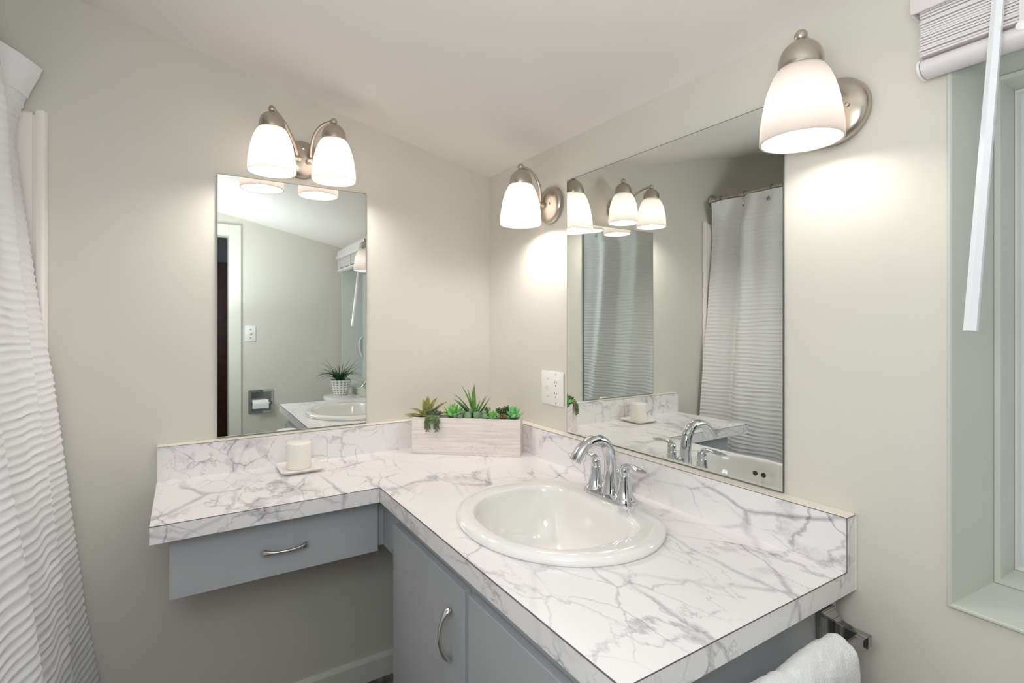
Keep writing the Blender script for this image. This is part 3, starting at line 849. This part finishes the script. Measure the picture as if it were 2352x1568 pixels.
part('toggle', prism([(YF+.006, 1.200), (YF+.008, 1.200), (YF+.020, 1.212), (YF+.020, 1.217), (YF+.006, 1.218)], 'x', -.656, -.647), 'white', sw)
for z in (1.180, 1.240): part('screw', lathe([(.003, .006), (.003, .0072)], (-.651, YF, z), 12, 'y'), 'slot', sw)
# recessed paper holder
hp = thing('paper_holder', 'recessed chrome toilet paper holder in the wall near the doorway', 'toilet paper holder', (-.582, YF, .63))
hx0, hx1, hz0, hz1 = -.6646, -.5, .6307, .800
bm = bmesh.new()
add_box(bm, hx0, hx0+.016, YF, YF+.010, hz0, hz1); add_box(bm, hx1-.016, hx1, YF, YF+.010, hz0, hz1)
add_box(bm, hx0+.016, hx1-.016, YF, YF+.010, hz1-.016, hz1); add_box(bm, hx0+.016, hx1-.016, YF, YF+.010, hz0, hz0+.016)
bmesh.ops.bevel(bm, geom=bm.edges[:], offset=.003, segments=2, affect='EDGES')
part('frame', bm, 'chrome', hp)
part('back', box(hx0+.014, hx1-.014, YF+.0002, YF+.0022, hz0+.014, hz1-.014), 'steel', hp)
for x in (hx0+.012, hx1-.020): part('post', box(x, x+.008, YF+.008, YF+.046, .694, .716, .001), 'steel', hp)
part('roller', tube([(hx0+.024, YF+.036, .705), (hx1-.024, YF+.036, .705)], .009, 14), 'chrome', hp, 40)
bm = bmesh.new(); add_lathe(bm, [(.0115, 0), (.030, 0), (.030, .104), (.0115, .104), (.0115, 0)], (-.642, YF+.036, .702), 30, 'x', cap=False)
add_box(bm, -.642, -.538, YF+.0655, YF+.0665, .672, .705)
tag(obj('toilet_paper_roll', bm, 'paper', None, (-.59, YF+.036, .702), 40), 'thin white toilet paper roll in the recessed chrome holder', 'toilet paper')

# ------------------------------------------------------------------ planter with succulents
PFL, PFR = Vector((-.3812, -.116, 0)), Vector((-.0884, -.3663, 0))
pu = (PFR-PFL).normalized(); pv = Vector((-pu.y, pu.x, 0)); PL = (PFR-PFL).length; PD = .074; PZ0, PZ1 = CT+.0002, .9485
pmid = (PFL+PFR)/2+pv*(PD/2)
def PW(s, d, z): q = PFL+pu*s+pv*d; return Vector((q.x, q.y, z))
ang = math.atan2(pu.y, pu.x)
pl = bpy.data.objects.new('planter_box', None); COL.objects.link(pl); pl.location = (pmid.x, pmid.y, PZ0)
tag(pl, 'whitewashed wooden planter box across the counter corner, filled with succulents', 'planter')
def boxw(s0, s1, d0, d1, z0, z1, bev=.001):
    bm = box(s0-PL/2, s1-PL/2, d0-PD/2, d1-PD/2, z0-PZ0, z1-PZ0, bev)
    return bm
def planter_part(name, bm, m, label=None):
    o = obj(name, bm, m, None, (0, 0, 0)); o.parent = pl
    if label: o['label'] = label
    return o
pl.rotation_euler = (0, 0, ang)
wt = .009
bm = boxw(0, PL, 0, wt, PZ0, PZ1)
# a nicked upper edge
bmesh.ops.subdivide_edges(bm, edges=[e for e in bm.edges if abs((e.verts[0].co-e.verts[1].co).x) > .2], cuts=40)
for v in bm.verts:
    if v.co.z > PZ1-PZ0-.004: v.co.z += .0012*mnoise.noise(Vector((v.co.x*60, 0, 3)))-.0006
planter_part('front_board', bm, 'planter')
planter_part('rear_board', boxw(0, PL, PD-wt, PD, PZ0, PZ1), 'planter')
planter_part('end_board', boxw(0, wt, wt, PD-wt, PZ0, PZ1), 'planter'); planter_part('end_board', boxw(PL-wt, PL, wt, PD-wt, PZ0, PZ1), 'planter')
planter_part('base_board', boxw(wt, PL-wt, wt, PD-wt, PZ0, PZ0+wt), 'planter')
bm = bmesh.new(); bm2 = boxw(wt, PL-wt, wt, PD-wt, PZ0+wt, PZ1-.014, 0)
so = planter_part('soil', bm2, 'soil', 'dark soil filling the box'); bm.free()

def add_leaf(bm, base, az, el, L, w, th, curl, shape='point', n=9, bend=0, cup=.0):
    """one fleshy leaf: az heading, el starting elevation, curl change of elevation to the tip"""
    base = Vector(base); p = base.copy(); rings = []
    for i in range(n+1):
        t = i/n; e = el+curl*t; a = az+bend*t
        d = Vector((cos(a)*cos(e), sin(a)*cos(e), sin(e)))
        if i: p = p+d*(L/n)
        side = Vector((-sin(a), cos(a), 0)); up = side.cross(d)*-1
        if shape == 'point': wf = (t+.28)**.5*(1-t)**.62*1.28
        elif shape == 'spear': wf = (.55+.45*(1-abs(t-.25)*1.2))*(1-t**1.7)**.9 if t < 1 else 0
        elif shape == 'blade': wf = (1-t)**.7*(.75+.5*t)
        elif shape == 'spoon': wf = (.35+1.1*sin(PI*min(1, t**1.25*.97)))*(.98 if t < .97 else .35)
        else: wf = math.sqrt(max(0, 1-(2*t-1)**2))
        wf = max(wf, .03)
        W, H = w*.5*wf, th*.5*max(wf, .15)
        rings.append([p+side*(W*cos(k))+up*(H*sin(k)+cup*W*abs(cos(k))) for k in [2*PI*j/8 for j in range(8)]])
    add_rings(bm, rings)
def plant(name, bm, m, base, label, cat='succulent', smooth=70):
    o = obj(name, bm, m, None, base, smooth); tag(o, label, cat, 'succulents in the planter box'); return o
rnd = random.Random(3)
ZS = PZ1-.0145
dirv = lambda a: ang+a
# heading: -90deg from pu is toward the viewer
def s_at(u): return (u-946)/(1192-946)*PL
# 1 olive agave
b = PW(s_at(974), .036, ZS); bm = bmesh.new()
for az, el, L, w, cu in ((180, 34, .088, .025, -.75), (205, 30, .066, .024, -.6), (165, 55, .086, .025, -.95), (125, 66, .082, .023, -.35), (95, 82, .084, .024, -.1), (60, 72, .090, .024, -.5),
                      (35, 52, .098, .024, -.45), (8, 34, .092, .024, -.5), (-25, 34, .066, .022, -.6), (-60, 42, .050, .022, -.7), (-110, 44, .048, .022, -.6), (-150, 34, .062, .023, -.5),
                      (80, 86, .060, .014, .1), (140, 80, .070, .015, -.2), (192, 20, .080, .022, -.3), (110, 58, .070, .022, -.4), (22, 62, .080, .022, -.5)):
    add_leaf(bm, b, ang+math.radians(az), math.radians(el), L, w*1.35, .005, cu, 'point', 12, cup=.25)
plant('succulent', bm, 'olive', b, 'olive green pointed rosette succulent at the end of the planter nearest the small mirror')
# 2 trailing sedum
b = PW(s_at(994), .016, ZS+.004); bm = bmesh.new()
strands = []
for k, (ds, dl) in enumerate(((-.019, .034), (-.014, .044), (-.009, .036), (.011, .034), (.016, .044), (.021, .036), (-.002, .014), (.005, .010))):
    p0 = PW(s_at(994)+ds*.5, .022, ZS+.012); p1 = PW(s_at(994)+ds, .002, PZ1+.020); p2 = PW(s_at(994)+ds*1.05, -.010, PZ1-.002); p3 = PW(s_at(994)+ds*1.1, -.0105, PZ1-dl)
    strands.append(bez(p0, p1, p2, p3, 20))
for k in range(5):
    p0 = PW(s_at(994)+.003*(k-2), .02, ZS); p3 = PW(s_at(997)+.012*(k-2.6), .012+.005*(k % 3), PZ1+.028-.004*abs(k-2)); strands.append(bez(p0, p0+Vector((0, 0, .01)), p3-Vector((0, 0, .006)), p3, 9))
for st in strands:
    add_tube(bm, st, .0012, 6)
    for i, q in enumerate(st):
        for j in range(3):
            a = i*2.4+j*2.1; out = (pu*cos(a)-pv*abs(sin(a))*.8+Vector((0, 0, -.25+.2*sin(a*3)))).normalized()
            p0 = q+out*.0012
            add_tube(bm, [p0, p0+out*.0015, p0+out*.0035, p0+out*.0054, p0+out*.0066], [.0008, .0018, .0023, .0018, .0004], 7)
plant('succulent', bm, 'sedum', b, 'grey green beaded succulent trailing over the front of the planter')
def rosette(s, d, z, R, mkey, label, tiers, w=.5, up0=15, up1=80, shape='point', th=.0035, jit=.15, zlift=0, dz=.003):
    b = PW(s, d, z); bm = bmesh.new()
    add_lathe(bm, [(.0035, -.004), (.0035, .004+zlift)], b, 8)
    for k, n in enumerate(tiers):
        t = k/max(1, len(tiers)-1); el = math.radians(up0+(up1-up0)*t); L = R*(1-.42*t)
        for i in range(n):
            a = 2*PI*(i+.5*(k % 2))/n+rnd.uniform(-jit, jit)
            add_leaf(bm, b+Vector((0, 0, dz*k+zlift)), a, el+rnd.uniform(-.08, .08), L*rnd.uniform(.9, 1.08), L*w, th, .45 if t < .6 else .15, shape, 10, cup=.35)
    return plant('succulent', bm, mkey, b, label)
# 3 pale lime rosette behind the agave
rosette(s_at(1037), .038, ZS+.006, .057, 'lime', 'pale lime rosette succulent between the olive rosette and the tall spiky plant', (8, 8, 7, 5, 3), .46, 18, 84, dz=.004)
# 4 grey green disc plants
def discs(items, label, s0):
    b = PW(s0, .02, ZS); bm = bmesh.new()
    for s, d, z, r, tilt in items:
        c = PW(s, d, z)
        fdir = (-pv*cos(tilt)+Vector((0, 0, 1))*sin(tilt)).normalized(); sd = pu; upd = fdir.cross(sd)
        rings = []
        for k, hh in ((.35, -.0024), (.85, -.0018), (1.0, 0), (.88, .0020), (.4, .0032), (.05, .0035)):
            rings.append([c+fdir*hh*1.3+sd*(r*k*cos(a))+upd*(r*k*sin(a)) for a in [2*PI*i/20 for i in range(20)]])
        add_rings(bm, rings)
        add_tube(bm, [c-fdir*.002-upd*r*.6*(1 if upd.z > 0 else -1), PW(s0+(s-s0)*.7, .03, ZS-.001)], .0016, 6)
    return plant('succulent', bm, 'sagegreen', b, label)
discs([(s_at(1045), .010, PZ1+.007, .0105, .5), (s_at(1057), .007, PZ1+.005, .0105, .45), (s_at(1073), .009, PZ1+.008, .0140, .35), (s_at(1060), .020, PZ1+.017, .011, .7), (s_at(1077), .024, PZ1+.020, .011, .5), (s_at(1050), .028, PZ1+.018, .010, .7)],
      'sage green round leaved succulent between the spiky plant and the olive rosette', s_at(1060))
discs([(s_at(1095), .010, PZ1+.009, .0150, .2), (s_at(1111), .008, PZ1+.006, .0125, .35), (s_at(1108), .022, PZ1+.017, .011, .7), (s_at(1089), .026, PZ1+.017, .010, .6)],
      'sage green round leaved succulent before the spiky plant, on the outlet side', s_at(1100))
# 5 tall aloe
b = PW(s_at(1083), .042, ZS); bm = bmesh.new()
for az, el, L, w, cu in ((88, 87, .128, .019, .04), (172, 82, .132, .016, -.42), (176, 68, .122, .016, -.55), (182, 52, .108, .014, -.2), (168, 62, .106, .014, -.6), (150, 82, .112, .013, .1),
                      (10, 64, .100, .012, -.05), (0, 54, .104, .012, .02), (-8, 38, .080, .014, .1), (20, 46, .076, .013, .2), (-20, 30, .066, .015, .25), (200, 40, .074, .014, .15),
                      (110, 84, .090, .012, -.2), (60, 70, .078, .013, -.2), (-90, 62, .058, .013, .1), (-60, 52, .062, .013, .1), (-130, 54, .062, .013, .1), (195, 70, .076, .011, -.7),
                      (130, 74, .120, .011, -.3), (40, 60, .095, .011, .05), (185, 60, .095, .012, -.4)):
    add_leaf(bm, b, ang+math.radians(az), math.radians(el), L, w*1.3, .0045, cu, 'blade', 12, cup=.35)
plant('succulent', bm, 'aloe', b, 'tall spiky aloe like plant in the middle of the planter', 'succulent')
# 6..9 the outlet side of the box
rosette(s_at(1131), .020, ZS+.010, .037, 'lime', 'small bright lime spiky rosette beside the round sage leaves', (10, 10, 8, 5), .30, 14, 80)
b = PW(s_at(1146), .044, ZS); bm = bmesh.new()
for i in range(10):
    a = rnd.uniform(0, 2*PI); q = b+Vector((cos(a)*.019, sin(a)*.019, .034+rnd.uniform(.002, .016)))
    add_tube(bm, [b, (b+q)/2+Vector((0, 0, .006)), q], .0013, 6)
    for k in range(9):
        add_leaf(bm, q-Vector((0, 0, .0018*k)), k*2.4, .35, .0115, .0052, .0025, .5, 'spoon', 5)
plant('succulent', bm, 'darkgreen', b, 'dark green branching succulent standing behind the small lime rosette')
rosette(s_at(1153), .022, ZS+.010, .027, 'bronze', 'low bronze leaved succulent under the dark branching one', (9, 8, 6), .40, 24, 78)
rosette(s_at(1173), .030, ZS+.010, .050, 'mint', 'mint green cupped rosette at the outlet end of the planter', (6, 7, 6, 5, 3), .50, 16, 86, 'point', .0045, dz=.0045)
b = PW(s_at(1113), .050, ZS); bm = bmesh.new()
for i in range(34):
    a = rnd.uniform(0, 2*PI); r = rnd.uniform(0, .018)
    add_leaf(bm, b+Vector((cos(a)*r, sin(a)*r, rnd.uniform(.010, .040))), a, rnd.uniform(.2, 1.2), .013, .0065, .002, .3, 'point', 5)
add_tube(bm, [b-Vector((0, 0, .002)), b+Vector((0, 0, .04))], .0015, 6)
plant('succulent', bm, 'sagegreen', b, 'short leafy green sprig behind the round sage leaves, toward the corner')

# ------------------------------------------------------------------ candle and dish
cs = (-.752, -.117)
bm = bmesh.new()
def rsq(h, z, r=.012, n=6):
    o = []
    for qx, qy, t0 in ((1, 1, 0), (-1, 1, PI/2), (-1, -1, PI), (1, -1, 3*PI/2)):
        for i in range(n+1): t = t0+PI/2*i/n; o.append((cs[0]+qx*(h-r)+r*cos(t), cs[1]+qy*(h*1.08-r)+r*sin(t), z))
    return o
add_rings(bm, [rsq(.046, CT+.0002), rsq(.052, CT+.002), rsq(.0625, CT+.0105), rsq(.0640, CT+.0122), rsq(.0630, CT+.0128), rsq(.0595, CT+.0118), rsq(.053, CT+.0062), rsq(.046, CT+.0055)])
tag(obj('candle_dish', bm, 'dish', None, (cs[0], cs[1], CT), 50), 'small square white dish under the candle', 'dish')
bm = bmesh.new()
cz0 = CT+.0057
add_lathe(bm, [(.0345, 0), (.0362, .002), (.0362, .076), (.0350, .0795), (.0325, .081), (.012, .0795), (.003, .0793)], (cs[0]-.003, cs[1]+.003, cz0), 48)
cn = obj('candle', bm, 'wax', None, (cs[0], cs[1], cz0), 50)
tag(cn, 'short thick white pillar candle standing on the square dish', 'candle')

# ------------------------------------------------------------------ window blind
bl = thing('window_blind', 'white slatted blind drawn up to the top of the window', 'window blind', (-.035, -1.88, 1.68))
by0, by1 = -2.262, -1.4885
part('headrail', box(-.056, -.0125, by0-.004, by1+.004, 1.782, 1.842, .003), 'slat', bl, 40)
part('valance', box(-.064, -.0575, by0-.012, by1+.0085, 1.7765, 1.806, .003), 'slat', bl, 40)
part('valance_return', box(-.0575, -.013, by1+.005, by1+.0085, 1.7765, 1.806, .001), 'slat', bl, 40)
bm = bmesh.new()
rb = random.Random(5)
for i in range(17):
    z = 1.7075+i*.0043; j = rb.uniform(-.0015, .0015)
    add_box(bm, -.0535+j, -.0145+j, by0+rb.uniform(-.001, .001), by1-.002+rb.uniform(-.001, .001), z, z+.0031)
part('slats', bm, 'slat', bl)
bm = bmesh.new()
add_rings(bm, [[(-.034+.023*cos(2*PI*k/24), y, 1.6915+.0145*sin(2*PI*k/24)) for k in range(24)] for y in (by0-.001, by0, by1-.003, by1-.003)])
part('bottom_rail', bm, 'slat', bl, 50)
part('rail_cap', lathe([(.0155, -.0008), (.0158, 0), (.0158, .0025), (.013, .004)], (-.034, by1-.001, 1.6915), 24, 'y', sx=1.52), 'white', bl, 40)
for y in (-1.6125, -1.90, -2.19):
    part('ladder_tape', box(-.0575, -.0562, y-.003, y+.003, 1.703, 1.790), 'slat', bl)
    part('cord_button', lathe([(.004, -.0600), (.007, -.0585), (.007, -.0562)], (0, y, 1.699), 12, 'x'), 'white', bl, 40)
part('wand', tube([(-.069, -1.592, 1.770), (-.1305, -1.5765, 1.265)], [.0074, .0084], 6, up=(1, 0, 0)), 'wand', bl, label='hexagonal white tilt wand')

# ------------------------------------------------------------------ toilet and the plant on its tank
tl = thing('toilet', 'white toilet with its tank below the window, beside the vanity', 'toilet', (-.35, -1.86, 0))
TY = -1.865
def tankring(h0, hx, hy, z, n=40, bow=.03):
    o = []
    for i in range(n):
        t = 2*PI*i/n; c_, s_ = cos(t), sin(t); e = 3.4
        x = -.012-hx+hx*math.copysign(abs(c_)**(2/e), c_); y = TY+hy*math.copysign(abs(s_)**(2/e), s_)
        if c_ < 0: x -= bow*(1-(abs(y-TY)/hy)**2)
        o.append((x, y, z))
    return o
bm = bmesh.new(); add_rings(bm, [tankring(0, .078, .195, .40), tankring(0, .085, .208, .44), tankring(0, .09, .215, .60), tankring(0, .092, .22, .739)])
part('tank', bm, 'porcelain', tl, 50)
bm = bmesh.new(); add_rings(bm, [tankring(0, .095, .228, .7395), tankring(0, .097, .231, .746), tankring(0, .097, .231, .762), tankring(0, .093, .226, .771), tankring(0, .07, .19, .7735)])
part('tank_lid', bm, 'porcelain', tl, 50)
bm = bmesh.new()
def bowlr(xc, ax, ay, z, n=40): return [(xc+ax*cos(2*PI*i/n), TY+ay*sin(2*PI*i/n), z) for i in range(n)]
add_rings(bm, [bowlr(-.36, .22, .115, 0), bowlr(-.36, .215, .11, .04), bowlr(-.36, .19, .095, .14), bowlr(-.39, .20, .12, .26), bowlr(-.42, .235, .17, .36), bowlr(-.42, .24, .18, .395)])
part('bowl', bm, 'porcelain', tl, 50)
bm = bmesh.new(); add_box(bm, -.24, -.015, TY-.12, TY+.12, .30, .399); bmesh.ops.bevel(bm, geom=bm.edges[:], offset=.02, segments=3, affect='EDGES')
part('rear_deck', bm, 'porcelain', tl, 50)
bm = bmesh.new(); add_rings(bm, [bowlr(-.42, .243, .183, .396), bowlr(-.42, .246, .187, .404), bowlr(-.42, .243, .184, .425), bowlr(-.42, .2, .15, .431)])
part('seat_lid', bm, 'white', tl, 50)
pc = (-.105, -1.968, .7737)
pp = thing('potted_plant', 'grassy green plant in a white patterned pot on the toilet tank', 'potted plant', pc)
part('pot', lathe([(.042, 0), (.048, .003), (.058, .03), (.066, .065), (.070, .103), (.0715, .107), (.069, .108), (.067, .104), (.064, .095), (.060, .094)], pc, 48), 'pot', pp, 50)
part('soil', lathe([(.063, .094), (.063, .097), (.03, .0985)], pc, 24), 'soil', pp)
bm = bmesh.new(); rp = random.Random(9)
for i in range(54):
    a = rp.uniform(0, 2*PI); r = rp.uniform(.0, .028)
    add_leaf(bm, (pc[0]+r*cos(a), pc[1]+r*sin(a), pc[2]+.096), a, math.radians(rp.uniform(55, 89)), rp.uniform(.10, .20), rp.uniform(.009, .014), .003, rp.uniform(-2.0, -.3), 'blade', 10, cup=.3)
part('grass_leaves', bm, 'potgreen', pp, 70)
bm = bmesh.new()
for k, (dx, dy, dz) in enumerate(((-.02, -.045, .02), (-.035, -.038, .03), (-.01, -.05, .034), (-.03, -.045, .045))):
    q = Vector((pc[0]+dx, pc[1]+dy, pc[2]+.096+dz))
    add_tube(bm, [(pc[0]+dx*.6, pc[1]+dy*.6, pc[2]+.094), q], .002, 6)
    for t in range(3):
        for i in range(7): add_leaf(bm, q, 2*PI*i/7+t*.4, .2+t*.5, .018, .010, .003, .4, 'spoon', 5)
part('rosettes', bm, 'potgreen', pp, 70)
